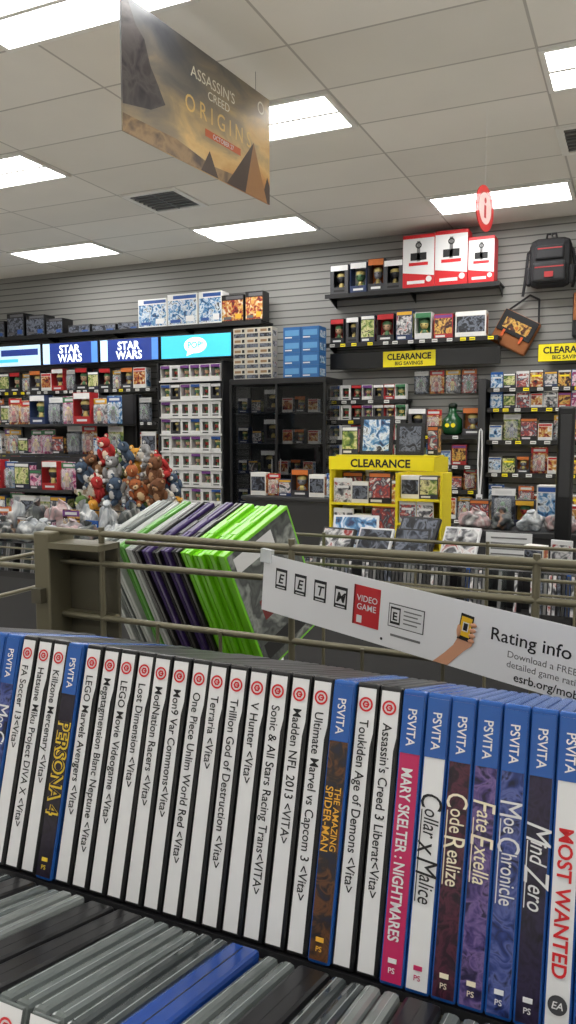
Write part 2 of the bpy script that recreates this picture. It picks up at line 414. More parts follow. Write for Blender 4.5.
# left wall run
shelf(-7.95,-3.83,2.76,.3,tags=False,label='long black high shelf above lit signs')
shelf(-7.95,-5.22,2.06,yl=.1)
shelf(-7.95,-5.22,1.66); shelf(-7.95,-5.22,1.26); shelf(-7.95,-5.22,.82)
row(-7.9,-5.24,7.73,2.06+e_,['win','box','win','blis'],'boxed toys under lit signs',.008,idx=[0,3,0,2,5,0,3,7],s=1.05,js=.08)
row(-7.9,-5.24,7.73,1.66+e_,['blis','box','blis','win'],'carded toys on slatwall shelf',.006,s=1.2,js=.14)
row(-7.9,-5.24,7.73,1.26+e_,['box','blis','win','blis'],'carded toys on slatwall shelf',.006,s=1.2,js=.14)
row(-7.9,-5.24,7.73,.82+e_,['win','box'],'boxed toys on low shelf',.01,s=1.2,js=.1)
def big(name,w,h,d,x,z,i,lab,y=7.72,rz=0,mat=None):
    b=B(); c1,c2=PAL[i%8]
    hd=M('header %d'%(i%8),c2,.4) if mat is None else M('dim silver print',(90,90,94),.4)
    b.box(-w/2,w/2,0,d,0,h,mat or M('carton %d'%(i%8),c1,.4),bev=.004)
    b.box(-w*.47,w*.47,-.001,.001,h*.06,h*.8,art(i)); b.box(-w*.3,w*.47,-.0012,.001,h*.84,h*.95,hd)
    b.box(-w*.4,-w*.05,-.002,.001,h*.1,h*.2,hd)
    b.box(w*.12,w*.4,-.002,.001,h*.12,h*.3,M('header %d'%((i+2)%8),PAL[(i+2)%8][1],.4))
    return O(b,name,(x,y,z+e_),(0,0,rz),label=lab,cat='toy box')
for x,w,h,i in[(-7.72,.3,.22,7),(-7.38,.28,.3,7),(-7.05,.3,.26,7),(-6.74,.26,.2,7)]:
    big('toy_vehicle_box',w,h,.2,x,2.76,i,'dark boxed toy vehicle on long high shelf',mat=black)
for x,w,h in[(-6.35,.34,.1),(-5.98,.36,.08),(-5.62,.3,.09)]:
    big('flat_carton',w,h,.2,x,2.76,7,'low dark carton lying on high shelf',mat=black)
for x,w,i,hh in((-5.27,.4,1,.33),(-4.86,.4,1,.36),(-4.49,.3,1,.36)):
    big('playset_box',w,hh,.18,x,2.76,i,'light blue and white playset box on high shelf')
for x,w,hh in((-4.2,.28,.3),(-3.93,.22,.32)):
    big('playset_box',w,hh,.16,x,2.76,0,'red and black boxed toy on high shelf',mat=black)
# light box signs
navy=M('navy lightbox film',(34,52,120),.3,emis=.9,var=.35,scale=5); turq=M('turquoise lightbox film',(70,190,215),.3,emis=.85); sky=M('pale blue lightbox film',(190,220,240),.3,emis=.8); lw=M('lit white letters',(240,245,250),.3,emis=1.2,var=0)
def lightbox(x0,x1,mat,txt):
    w=x1-x0; b=B().box(-w/2,w/2,0,.1,0,.28,blackm,bev=.004)
    p=B().box(-w/2+.012,w/2-.012,-.003,0,.012,.268,mat)
    if txt=='bubble':
        Tq=FR(0,-.0045,.14); n=24
        p.poly([(.15*math.cos(2*math.pi*k/n),.09*math.sin(2*math.pi*k/n)+.01) for k in range(n)],lw,Tq)
        p.poly([(-.1,-.04),(-.02,-.075),(-.12,-.11)],lw,Tq)
        p.text('POP!',.1,FR(0,-.006,.12),turq,bold=.03)
    elif txt:
        p.box(-w/2+.014,-w*.36,-.004,-.003,.014,.266,sky).box(w*.38,w/2-.014,-.004,-.003,.014,.266,M('mid blue lightbox film',(80,130,200),.3,emis=.9))
        p.text(txt[0],.135,FR(0,-.0045,.145),lw,bold=.025,maxw=w*.62); p.text(txt[1],.135,FR(0,-.0045,.035),lw,bold=.025,maxw=w*.62)
    else:
        p.box(-w*.45,w*.1,-.0045,-.003,.06,.1,turq).box(-w*.2,w*.45,-.0045,-.003,.14,.22,navy)
    o=O(b,'lightbox_sign',((x0+x1)/2,7.7,2.378),label=('glowing %s lightbox sign panel below the high shelf')%('turquoise speech-bubble' if txt=='bubble' else 'navy lettered' if txt else 'pale blue'),cat='lit sign',group='lit header signs')
    O(p,'lit_panel',parent=o,label='glowing sign film')
    O(B().box(-w/2+.02,w/2-.02,.1,.297,.12,.16,blackm),'bracket',parent=o)
lightbox(-7.9,-6.95,sky,None); lightbox(-6.93,-6.05,navy,('STAR','WARS')); lightbox(-6.03,-5.17,navy,('STAR','WARS')); lightbox(-5.15,-4.2,turq,'bubble')
# tower rack
def rack(x0,x1,zs,top,yf=7.68,lab='black multi-tier rack full of small figure boxes'):
    b=B(); w=x1-x0; d=7.995-yf
    b.box(-w/2,-w/2+.015,0,d,0,top,blackm).box(w/2-.015,w/2,0,d,0,top,blackm).box(-w/2+.015,w/2-.015,d-.01,d,0,top,dgrey)
    b.box(-w/2+.015,w/2-.015,0,d-.01,0,.08,blackm)
    o=O(b,'figure_rack',((x0+x1)/2,yf,0.0005),label=lab,cat='display rack')
    for z in zs:
        O(B().box(-w/2+.016,w/2-.016,.02,d-.011,z-.012,z,blackm).box(-w/2+.016,w/2-.016,.012,.02,z-.014,z+.006,tag),'shelf',parent=o)
    return o
zs=[.3,.5,.7,.91,1.11,1.31,1.51,1.71,1.91,2.13]
rack(-5.19,-4.31,zs,2.34)
for z in zs: row(-5.165,-4.33,7.71,z+e_+.0005,['pop'],'vinyl figure boxes in tower rack',.003,where='in tower rack',idx=[RD.choice([8,8,9,1,8,6]) for _ in range(6)],s=1.12)
# glass cabinet
glassm=M('tinted cabinet glass',(16,18,20),.03,alpha=.34,var=0,spec=1.)
cb=B(); w,d,h=1.12,.5,2.1
cb.box(-w/2,w/2,0,d,0,.42,blackm,bev=.004).box(-w/2,w/2,0,d,h-.06,h,blackm,bev=.004).box(-w/2,w/2,d-.02,d,.42,h-.06,blackm)
cb.box(-w/2,-w/2+.01,.025,d-.045,.42,h-.06,glassm).box(w/2-.01,w/2,.025,d-.045,.42,h-.06,glassm)
for x in(-w/2,-.0125,w/2-.025): cb.box(x,x+.025,0,.025,.42,h-.06,blackm)
for x in(-w/2,w/2-.025): cb.box(x,x+.025,d-.045,d-.02,.42,h-.06,blackm)
cab=O(cb,'display_cabinet',(-3.51,7.4,.0005),label='black locked glass display cabinet against slatwall',cat='display cabinet')
for z in(.75,1.08,1.41,1.74): O(B().box(-w/2+.026,w/2-.026,.03,d-.021,z-.006,z,M('dark shelf board',(30,32,34),.3)),'shelf',parent=cab)
for s in(-1,1):
    dr=O(B().box(min(s*.02,s*.53),max(s*.02,s*.53),.006,.01,.43,h-.07,glassm),'door',parent=cab,label='tinted glass door')
    O(B().cyl((s*.05,.0,1.1),(s*.05,.0,1.25),.006,grey,8),'handle',parent=dr)
for z in(.421,.75,1.08,1.41,1.74):
    row(-4.02,-3.0,7.5,z+e_+.0006,['pop','sbox','win','sbox'],'items in glass cabinet',.03,s=1.,where='inside glass cabinet',idx=[7,2,9,0,5,8,3,7,9],js=.08)
# cartons on cabinet
brown=M('kraft and white carton',(196,190,176),.6); bluebox=M('bright blue carton',(36,96,156),.45)
def f_st(mat,w,h,d,acc):
    def fn():
        b=B().box(-w/2,w/2,0,d,0,h,mat,bev=.002)
        if acc: b.box(-w*.46,w*.46,-.001,.001,h*.08,h*.45,art(7)).box(-w*.4,w*.1,-.001,.001,h*.6,h*.85,M('kraft print',(140,110,80),.5)).box(w*.2,w*.4,-.001,.001,h*.58,h*.88,ink)
        else: b.box(-w*.4,w*.4,-.001,.001,h*.3,h*.75,M('pale blue print',(90,150,200),.4)).box(-w*.4,0,-.0016,-.001,h*.12,h*.22,white)
        b.box(w/2-.001,w/2+.001,d*.15,d*.85,h*.15,h*.7,art(2) if acc else art(1))
        return [('product_carton',b.mesh('st'),None)]
    return fn
for c in range(3):
    for r in range(5): spawn(('st',0),f_st(brown,.15,.108,.14,True),(-3.97+c*.156,7.45,2.101+r*.109),label='pale printed carton stacked on glass cabinet',cat='carton',group='pale carton stack')
for c in range(2):
    for r in range(4): spawn(('st',1),f_st(bluebox,.2,.13,.2,False),(-3.35+c*.206,7.45,2.101+r*.131),label='bright blue carton stacked on glass cabinet',cat='carton',group='blue carton stack')

# ------------------------------------------------------------ right wall run
shelf(-3.08,-1.28,2.97,tags=False,label='high black shelf with large boxed collectibles')
for x,w,i,hh in((-2.93,.2,9,.3),(-2.72,.18,7,.31),(-2.53,.17,5,.33),(-2.345,.17,9,.34)):
    spawn(('bigw',i),f_win(w,hh,.16,i),(x,7.72,2.97+e_),label='grey window box with dark collectible on high shelf',cat='figure box',group='boxes on high shelf')
def redbox(x,w,h,z):
    b=B().box(-w/2,w/2,0,.2,0,h,red,bev=.004)
    T=FR(0,-.0015,0)
    b.poly([(-w*.49,h*.3),(w*.49,h*.22),(w*.49,h*.93),(-w*.49,h*.93)],white,T)
    T=FR(0,-.002,0)
    b.box(-w*.05,w*.05,h*.5,h*.88,0,.0006,grey,T=T).box(-w*.25,w*.25,h*.52,h*.66,0,.0006,ink,T=T).disc(0,h*.8,w*.1,ink,T,r0=w*.06,z=.001)
    b.box(-w*.3,w*.3,h*.42,h*.48,0,.0005,red,T=T).box(-w*.35,w*.2,h*.08,h*.14,0,.0005,white,T=T).disc(w*.33,h*.16,w*.09,white,T)
    O(b,'gadget_box',(x,7.72,z+e_),label='glossy red box with white front and dark gadget picture',cat='product box',group='red gadget boxes')
redbox(-2.085,.325,.52,2.97); redbox(-1.757,.325,.53,2.97); redbox(-1.465,.25,.44,2.97)
shelf(-3.08,-1.28,2.46)
xs=-3.03
for k,(w,hh,i,kd) in enumerate([(.15,.26,0,'w'),(.14,.27,9,'w'),(.15,.28,3,'c'),(.18,.28,0,'w'),(.17,.3,2,'c'),(.17,.27,4,'w'),(.19,.24,6,'c'),(.3,.25,7,'c')]):
    fn=f_win(w,hh,.13,i) if kd=='w' else f_carton(w,hh,.13,i)
    spawn(('s2',k),fn,(xs+w/2,7.73,2.46+e_),label='boxed collectible with %s print on second shelf'%KW[i],cat='toy box',group='boxed collectibles'); xs+=w+.025
def clearance(x0,x1,z0,z1):
    w=x1-x0; hh=z1-z0; b=B().box(-w/2,w/2,0,.006,0,hh,yellow)
    b.text('CLEARANCE',hh*.54,FR(0,-.0015,hh*.46),ink,bold=.03,maxw=w*.84)
    b.text('BIG SAVINGS',hh*.32,FR(0,-.0015,hh*.11),ink,bold=.02,maxw=w*.7)
    return b
hb=O(B().box(-.89,.89,0,.04,0,.17,black,bev=.003).box(-.85,.85,.04,.2,.07,.09,blackm),'sign_header',(-2.165,7.79,2.2),label='black header rail carrying a clearance sign',cat='sign rail')
O(clearance(-2.5,-1.95,2.2,2.36),'clearance_sign',(-.02,-.008,.003),parent=hb,label='yellow CLEARANCE BIG SAVINGS sign')
hb=O(B().box(-.5,.5,0,.04,0,.17,black,bev=.003).box(-.45,.45,.04,.2,.07,.09,blackm),'sign_header',(-.42,7.79,2.2),label='black header rail carrying a clearance sign',cat='sign rail')
O(clearance(-.93,-.38,2.2,2.36),'clearance_sign',(-.22,-.008,.003),parent=hb,label='yellow CLEARANCE BIG SAVINGS sign')
for z in(1.87,1.66,1.45,1.24,1.0,.7):
    shelf(-3.08,-2.2,z,.24)
    row(-3.05,-2.2,7.78,z+e_,['pop'],'vinyl figure boxes on clearance shelves',.006,idx=[1,8,0,6,9,3,4],s=.98)
hang(-2.17,-1.46,1.93,'hung carded toys',idx=[7,0,2,5])
shelf(-2.17,-1.45,1.5,.26)
for x,kd,i in((-2.09,'win',9),(-1.93,'blis',0),(-1.53,'win',5)): put(kd,i,x,7.78,1.5+e_,0,1.1,'mixed clearance toys')
gj=M('dark green glazed plastic',(22,74,40),.25); gjd=M('black green trim',(14,30,20),.3)
jb=B().lathe([(.0,.0),(.07,.0),(.1,.03),(.115,.09),(.1,.16),(.06,.2),(.04,.23),(.04,.28),(.0,.28)],gj)
jo=O(jb,'novelty_jug',(-1.74,7.86,1.5+e_),label='dark green round novelty jug on slatwall shelf',cat='jug')
O(B().lathe([(0,.28),(.046,.28),(.046,.31),(.03,.325),(0,.325)],gjd),'cap',parent=jo,label='black cap')
O(B().tube([(.04,0,.25),(.11,0,.24),(.12,0,.16),(.1,0,.14)],.01,gj),'handle',parent=jo)
O(B().disc(-.03,.1,.022,yellow,FR(0,-.113,0),12).disc(.03,.1,.022,yellow,FR(0,-.113,0),12),'emblem',parent=jo,label='yellow round spots')
for z,ks in((1.2,['box','blis','sbox']),(.95,['blis','sbox']),(.65,['box','blis'])):
    shelf(-2.17,-1.45,z,.24); row(-2.15,-1.46,7.8,z+e_,ks,'mixed clearance toys',.008,js=.1,s=.95)
O(B().box(-.03,.03,-.3,-.001,0,2.05,blackm,bev=.003).box(-.035,.035,-.31,-.3,0,2.05,dgrey),'divider_panel',(-1.42,8.,.0005),label='tall black divider panel between shelf runs',cat='divider')
ly=B().tube([(-.012,0,.62),(-.02,0,.3),(-.006,0,0)],.008,white).tube([(.012,0,.62),(.02,0,.3),(.006,0,0)],.008,white).tube([(-.012,0,.62),(0,0,.64),(.012,0,.62)],.008,white)
lo=O(ly,'lanyard',(-1.42,7.675,.92),label='white looped strap hanging on black divider panel',cat='strap')
O(B().box(-.03,.03,-.004,.004,-.09,.0,white,bev=.002).box(-.02,.02,-.005,-.004,-.06,-.03,grey),'badge',parent=lo); O(B().cyl((0,.013,.635),(0,-.012,.635),.004,grey,6),'peg_hook',parent=lo)
for z,ks,s in((1.96,['dvd','sbox','dvd'],.95),(1.765,['dvd','sbox'],.98),(1.45,['sbox','blis','box'],1.05),(1.13,['sbox','dvd','pop','blis'],1.05),(.77,['blis','dvd'],1),(.45,['box','win'],1)):
    shelf(-1.38,-.1,z,.24); row(-1.36,-.12,7.8,z+e_,ks,'clearance games and toys',.006,s=s,idx=[1,3,5,0,8 if 'pop' in ks else 2,6,4,7],js=.06)
# ------------------------------------------------------------ bags on wall
bagb=M('black nylon',(26,26,30),.7,var=.15); bagr=M('red piping',(150,30,34),.6); bago=M('tan and orange canvas',(150,92,52),.8,var=.2,scale=8)
b=B().box(-.19,.19,0,.16,0,.46,bagb,bev=.07)
ps=[('pocket',B().box(-.15,.15,-.05,.02,.04,.23,bagb,bev=.025).box(-.13,.13,-.054,-.05,.17,.18,bagr),'black front pocket with red zip'),
   ('upper_pocket',B().box(-.13,.13,-.025,.02,.25,.38,bagb,bev=.02).box(-.11,.11,-.029,-.024,.345,.355,bagr),None),
   ('side_pocket',B().box(.17,.22,.03,.13,.03,.2,bagb,bev=.02),None),('side_pocket',B().box(-.22,-.17,.03,.13,.03,.2,bagb,bev=.02),None),
   ('handle',B().tube([(-.05,.12,.45),(-.04,.12,.51),(.04,.12,.51),(.05,.12,.45)],.009,bagb),None),
   ('badge',B().box(-.04,.04,-.062,-.054,.08,.13,bagr),'small red badge'),
   ('strap',B().tube([(-.12,.1,.44),(-.21,.1,.34),(-.23,.1,.1),(-.25,.1,-.06)],.014,bagb),None),('strap',B().tube([(.12,.1,.44),(.2,.12,.34),(.23,.12,.12),(.2,.12,.0)],.014,bagb),None)]
o=O(b,'backpack',(-.84,7.79,2.9),label='black backpack with red zips hanging on slatwall',cat='backpack')
for n_,bb,l_ in ps: O(bb,n_,parent=o,label=l_)
O(B().cyl((0,.21,.5),(0,.08,.5),.005,grey,8),'wall_hook',parent=o)
def sling(x,z,w,h,mat,rx,lab,strapz):
    b=B().box(-w/2,w/2,0,.1,-h,0,mat,bev=.02)
    o=O(b,'messenger_bag',(x,7.896,z),(0,rad(rx),0),label=lab,cat='bag')
    O(B().box(-w/2+.01,w/2-.01,-.012,.01,-h*.62,-.005,bago if mat is bagb else bagb,bev=.006).box(-w*.35,w*.35,-.015,-.012,-h*.5,-h*.2,art(6)),'flap',parent=o,label='printed front flap')
    O(B().tube([(-w/2+.02,.05,-.02),(-.05,.06,strapz),(.05,.06,strapz),(w/2-.02,.05,-.02)],.01,bagb),'strap',parent=o)
    for s in(-1,1): O(B().box(s*w*.25-.012,s*w*.25+.012,-.02,-.012,-h*.75,-h*.55,orange),'buckle',parent=o)
    O(B().cyl((0,.06,strapz),(0,.1,strapz),.006,grey,6),'wall_hook',parent=o)
sling(-1.08,2.66,.38,.34,bago,28,'tan and orange messenger bag hanging crookedly on slatwall',.2)
sling(-.5,2.85,.26,.42,bagb,0,'dark tall shoulder bag hanging on slatwall',.2)

# ------------------------------------------------------------ mid-store fixtures
yb=M('yellow corrugated display',(226,206,24),.6,var=.08)
def ystand(x0,x1,y0,y1,top,shelves,sign,lab):
    w=x1-x0;d=y1-y0; b=B()
    b.box(-w/2,-w/2+.014,0,d,0,top,yb).box(w/2-.014,w/2,0,d,0,top,yb).box(-w/2+.014,w/2-.014,d-.02,d,0,top,yb).box(-w/2+.014,w/2-.014,0,.02,0,.12,yb)
    o=O(b,'cardboard_display',((x0+x1)/2,y0,.0005),label=lab,cat='display stand')
    for z in shelves: O(B().box(-w/2+.015,w/2-.015,.005,d-.021,z-.008,z,yb).box(-w/2+.015,w/2-.015,-.003,.005,z-.01,z+.006,yb),'shelf',parent=o)
    if sign:
        s=B().box(-w/2,w/2,-.012,-.004,0,.09,yellow); s.text('CLEARANCE',.075,FR(0,-.0135,.02),ink,bold=.03,maxw=w*.62)
        O(s,'clearance_sign',(0,0,top-.085),parent=o,label='yellow sign reading CLEARANCE')
    return o
ystand(-1.96,-1.22,5.0,5.4,1.35,[.3,.55,.8,1.03],True,'yellow clearance display stand with shelves of books')
for z in(.3,.55,.8,1.03): row(-1.935,-1.24,5.02,z+.0015,['dvd','sbox','box'],'items on yellow display',.003,where='on yellow display stand',s=1.03,idx=[2,7,5,0,3,1,7],js=.1)
for z in(.3,.55,.8,1.03): row(-1.935,-1.24,5.2,z+.0015,['box','blis'],'items on yellow display',.003,where='on yellow display stand',s=.95)
ystand(-1.35,-1.06,4.55,4.8,1.27,[.4,.6,.8,.96,1.11],False,'narrow yellow cardboard pocket display tower')
for z in(.4,.6,.8,.96): row(-1.33,-1.07,4.57,z+.0015,['dvd'],'cards in yellow tower',.004,where='in yellow pocket tower',idx=[5,2,7,0,3],s=.8)
row(-1.33,-1.07,4.6,1.1115,['sbox'],'cards in yellow tower',.004,where='in yellow pocket tower',idx=[7,3,2],s=.95)
def framed(x,y,z,w,h,i,lab,tilt=-8):
    b=B().box(-w/2,w/2,0,.02,0,h,black,bev=.002)
    o=O(b,'framed_picture',(x,y,z),(rad(tilt),0,0),label=lab,cat='framed picture')
    O(B().box(-w/2+.014,w/2-.014,-.002,0,.014,h-.014,black).box(-w/2+.025,w/2-.025,-.004,-.002,.025,h-.025,art(i)),'print',parent=o,label='colour print')
o=O(B().box(-.35,.35,0,.3,0,.012,yb,bev=.002),'cover_board',(-1.59,5.07,1.3515),label='yellow top board of clearance display',cat='board')
framed(-1.68,5.16,1.3665,.24,.27,1,'black framed colour print standing on clearance display')
framed(-1.43,5.14,1.3665,.2,.22,7,'small dark framed print standing on clearance display')
spawn(('ybk',0),f_carton(.12,.2,.1,3),(-1.87,5.16,1.364),label='tall dark toy box on clearance display',cat='toy box')
spawn(('ybk',1),f_carton(.07,.2,.1,5),(-1.285,5.2,1.364),label='slim box standing on clearance display',cat='toy box')

def gond(x0,x1,y0,y1,top,shelves,lab):
    w=x1-x0;d=y1-y0; b=B()
    b.box(-w/2,w/2,d/2-.015,d/2+.015,0,top,dgrey).box(-w/2,w/2,0,d,0,.15,blackm,bev=.005)
    for x in(-w/2,w/2-.03): b.box(x,x+.03,d/2-.03,d/2+.03,0,top+.01,blackm)
    o=O(b,'gondola_rack',((x0+x1)/2,y0,.0005),label=lab,cat='display rack')
    for z in shelves: O(B().box(-w/2,w/2,0,d/2-.016,z-.015,z,blackm).box(-w/2,w/2,-.006,0,z-.02,z+.002,dgrey),'shelf',parent=o)
    return o
gond(-5.45,-4.1,5.45,6.05,1.86,[.5,.78,1.06,1.33,1.6],'dark two-sided rack crowded with carded toys')
for z,ks in((.5,['box','win']),(.78,['blis','box']),(1.06,['blis','win','box']),(1.33,['blis','sbox','blis']),(1.6,['blis','blis','win'])):
    row(-5.42,-4.1,5.5,z+.0013,ks,'toys on dark rack',.004,where='on dark floor rack',s=1.02,js=.1)
gond(-5.15,-4.06,4.8,5.3,1.32,[.5,.78,1.06],'low dark rack of boxed toys')
for z,ks in((.5,['box','win']),(.78,['blis','box']),(1.06,['sbox','win','blis','box'])):
    row(-5.12,-4.07,4.84,z+.0013,ks,'toys on low rack',.004,where='on low dark rack',js=.1)
def bin_(x0,x1,y0,y1,z0,top,lab):
    w=x1-x0;d=y1-y0; o=EM('dump_bin',((x0+x1)/2,y0,0.0005),lab,'wire bin')
    b=B()
    for zz in(z0,(z0+top)/2,top):
        b.tube([(-w/2,0,zz),(w/2,0,zz),(w/2,d,zz),(-w/2,d,zz),(-w/2,0,zz)],.006,blackm,6)
    n=10
    for i in range(n+1):
        x=-w/2+w*i/n
        b.cyl((x,0,z0),(x,0,top),.003,blackm,5).cyl((x,d,z0),(x,d,top),.003,blackm,5)
    b.box(-w/2,w/2,0,d,z0-.01,z0,blackm)
    O(b,'basket',parent=o)
    for x in(-w/2+.01,w/2-.01):
        for y in(.01,d-.01): O(B().cyl((x,y,0),(x,y,z0),.01,blackm,8),'leg',parent=o)
bin_(-4.04,-3.15,4.7,5.2,.7,.93,'black wire bin heaped with plush toys')
PC=[((150,84,46),(206,180,140)),((160,38,38),(210,190,170)),((84,110,60),(190,190,130)),((130,130,130),(200,200,200)),((196,190,180),(160,140,120)),((104,66,42),(170,130,96)),((60,76,96),(190,190,190)),((196,140,50),(220,200,150))]
def f_plush(i):
    def fn():
        a=M('plush %d'%i,PC[i][0],.95,var=.25,scale=60); c=M('plush light %d'%i,PC[i][1],.95,var=.15,scale=60)
        b=B().ell((0,0,.075),(.06,.052,.075),a,n=14).ell((0,-.022,.075),(.04,.036,.052),c,n=12)
        h=B().ell((0,-.005,.185),(.058,.052,.05),a,n=14).ell((0,-.048,.175),(.027,.022,.02),c,n=10).ell((0,-.07,.182),(.008,.006,.006),ink,n=6)
        for s in(-1,1):
            h.ell((s*.045,0,.232),(.022,.012,.022),a,n=8).ell((s*.045,-.008,.232),(.013,.008,.013),c,n=6).ell((s*.022,-.05,.198),(.006,.005,.007),ink,n=6)
        l=[]
        for s in(-1,1):
            l.append(('arm',B().ell((s*.068,-.015,.105),(.022,.022,.05),a,n=8).mesh('arm'),None))
            l.append(('leg',B().ell((s*.042,-.05,.025),(.026,.048,.026),a,n=8).ell((s*.042,-.094,.027),(.018,.008,.018),c,n=6).mesh('leg'),None))
        return [('plush_toy',b.mesh('plush'),None),('head',h.mesh('head'),None)]+l
    return fn
CN=['orange-brown','red','green','grey','cream','dark brown','slate blue','golden']
k=0
for lv,(n,zz,m) in enumerate(((6,.701,.08),(6,.701,.08),(6,.87,.08),(6,.87,.08),(6,1.0,.1),(6,1.03,.1),(4,1.12,.16),(5,1.18,.14),(3,1.28,.25))):
    for q in range(n):
        x=-4.04+m+(.89-2*m)*q/(max(1,n-1)); y=(4.8,5.08,4.8,5.05,4.82,5.05,4.85,5.0,4.95)[lv]
        i=(k*5+lv*3)%8; s=RD.uniform(.75,1.0)
        o=spawn(('plush',i),f_plush(i),(x,y,zz),(rad(RD.uniform(-20,30)),rad(RD.uniform(-45,45)) if lv>1 else 0,rad(RD.uniform(-50,60))),label='small %s plush bear heaped in wire bin'%CN[i],cat='plush toy',group='plush toys in bin'); o.scale=(s,s,s); k+=1

bagm=ART('crumpled clear bag',[(200,200,198),(166,170,173),(126,132,136),(218,218,218)],9,.4)
bagp=ART('white bagged toy',[(206,203,202),(186,150,150),(120,116,118),(210,207,204)],9,.45)
bagc=ART('bagged dark toys',[(170,168,166),(70,76,72),(50,54,62),(150,120,100)],9,.45)
def f_bag(i):
    mt=[bagm,bagp,bagc,bagm][i%4]
    def fn():
        bm=bmesh.new(); bmesh.ops.create_icosphere(bm,subdivisions=4,radius=1)
        for v in bm.verts:
            nn=noise.noise(v.co*1.6+V((i*7,0,0)))*.45+abs(noise.noise(v.co*4+V((i,3,0))))*.22
            v.co*=1+nn; v.co=V((v.co.x*.085,v.co.y*.06,max(-.045,v.co.z*.055)))+V((0,0,.045))
        bm.verts.index_update(); b=B().add([v.co.copy() for v in bm.verts],[[v.index for v in f.verts] for f in bm.faces],mt,None,True); bm.free()
        b.cyl((0,0,.085),(.01,0,.115),.01,mt,8,r1=.026)
        return [('bagged_item',b.mesh('bag'),None)]
    return fn
cs_m=[B().box(-.0065,.0065,0,.125,0,.165,m,bev=.001).box(-.005,.005,-.0006,.001,.006,.16,n).box(-.0008,.0008,.002,.123,.1645,.1654,black).mesh('browse case') for m,n in((black,dgrey),(clearB,grey),(black,art(7)),(clearA,grey),(blueC,dgrey),(dgrey,art(2)))]
csn=['black','smoky','black','grey','blue','dark']
def browser(x0,x1,y0,lab,rows,where,back,xe=None,dens=.75):
    w=x1-x0; b=B(); n=len(rows)
    b.box(-w/2,w/2,0,.2*n+.36,0,.5,dgrey,bev=.004)
    for r in range(n): b.box(-w/2,w/2,.2*r,.2*r+.2,.5,rows[r],dgrey).box(-w/2,w/2,.2*r,.2*r+.006,rows[r],rows[r]+.03,blackm)
    b.box(-w/2,w/2,.2*n,.2*n+.36,.5,back,dgrey)
    o=O(b,'aisle_browser',((x0+x1)/2,y0,.0005),label=lab,cat='display fixture')
    wr=B()
    for z in(rows[0]+.1,rows[0]+.15): wr.cyl((-w/2,-.01,z),(w/2,-.01,z),.005,khaki,6)
    for x in(-w/2,-w*.17,w*.17,w/2-.01): wr.cyl((x+.004,-.01,rows[0]-.1),(x+.004,-.01,rows[0]+.16),.005,khaki,6)
    O(wr,'wire_railing',parent=o,label='khaki wire railing')
    for r in range(n):
        x=x0+.02
        while x<(xe or x1)-.02:
            i=RD.choice([0,0,1,1,2,3,3,5,0,4] if RD.random()<.3 else [0,1,2,3,5])
            if RD.random()<dens+.15:
                O(cs_m[i],'game_case',(x,y0+.2*r+.03,rows[r]+.0012),(rad(-10),0,0),label='%s game case standing spine out %s'%(csn[i],where),cat='game case',group='game cases in aisle browser'); x+=.0148
            else: x+=.04
browser(-1.25,.35,2.7,'dark aisle browser with game cases and loose boxes',[.86],'in dark aisle browser',1.0,xe=-.1)
for q,(x,y,w,h,i) in enumerate([(-1.14,2.93,.16,.13,2),(-.98,2.95,.15,.14,7),(-.82,2.96,.14,.15,7),(-1.1,3.1,.2,.17,1),(-.86,3.12,.18,.18,7),(-.66,3.1,.15,.15,2)]):
    b=B().box(-w/2,w/2,0,.02,0,h,white if q%2 else dgrey,bev=.001).box(-w*.45,w*.45,-.001,0,h*.06,h*.94,art(i))
    O(b,'picture_book',(x,y,1.0015),(rad(-28-5*(q%3)),0,rad(-14+9*(q%4))),label='picture book leaning back on browser top',cat='book',group='books on aisle browser')
pl=B().box(-.09,.09,0,.003,0,.11,white)
for q in range(4): pl.box(-.07,.07,-.001,0,.02+q*.022,.026+q*.022,grey)
O(pl.box(-.09,.09,0,.06,0,.003,white),'placard',(-.46,3.14,1.0015),label='white printed tent placard on browser top',cat='placard')
for q in range(7):
    put(['sbox','dvd','sbox'][q%3],[7,2,5,1,0,7,2][q],-.34+q*.09,2.93+.09*(q%3),1.0015,RD.uniform(-.5,.5),.62,'loose boxes on aisle browser','on aisle browser top')
browser(-3.5,-1.9,2.85,'dark aisle browser with cases and bagged toys',[.80],'in dark aisle browser',.93,xe=-2.55)
for q in range(8):
    o=spawn(('bag',q%4),f_bag(q%4),(-3.4+q*.14,3.13+.05*(q%2),.932),(0,0,q*1.3),label='crumpled plastic bag of merchandise on browser top',cat='bagged item',group='bags on aisle browser'); o.scale=(.8,.9,1.1)
for q in range(6):
    put(['sbox','blis','dvd'][q%3],q*3+2,-3.42+q*.16,3.24,.932,RD.uniform(-.3,.3),.7,'cartons on aisle browser','on aisle browser top')
for q in range(7):
    o=spawn(('bag',(q*3)%4),f_bag((q*3)%4),(-3.4+q*.16,3.35,.932),(0,0,q*2.3),label='crumpled plastic bag of merchandise on browser top',cat='bagged item',group='bags on aisle browser'); o.scale=(.9,.8,1.8)
def table(x0,x1,y0,y1,top,lab,mat=lgrey):
    w=x1-x0;d=y1-y0; o=EM('display_table',((x0+x1)/2,y0,.0005),lab,'table')
    O(B().box(-w/2,w/2,0,d,top-.03,top,mat,bev=.004),'table_top',parent=o)
    O(B().box(-w/2+.04,w/2-.04,.04,d-.04,.3,.32,dgrey),'lower_shelf',parent=o)
    O(B().box(-w/2+.04,w/2-.04,.02,.03,.32,top-.031,dgrey),'front_panel',parent=o)
    for x in(-w/2+.03,w/2-.06):
        for y in(.035,d-.05): O(B().box(x,x+.03,y,y+.03,0,top-.03,dgrey),'leg',parent=o)
table(-.9,.4,4.1,4.7,1.0,'dark aisle table heaped with bagged toys',dgrey)
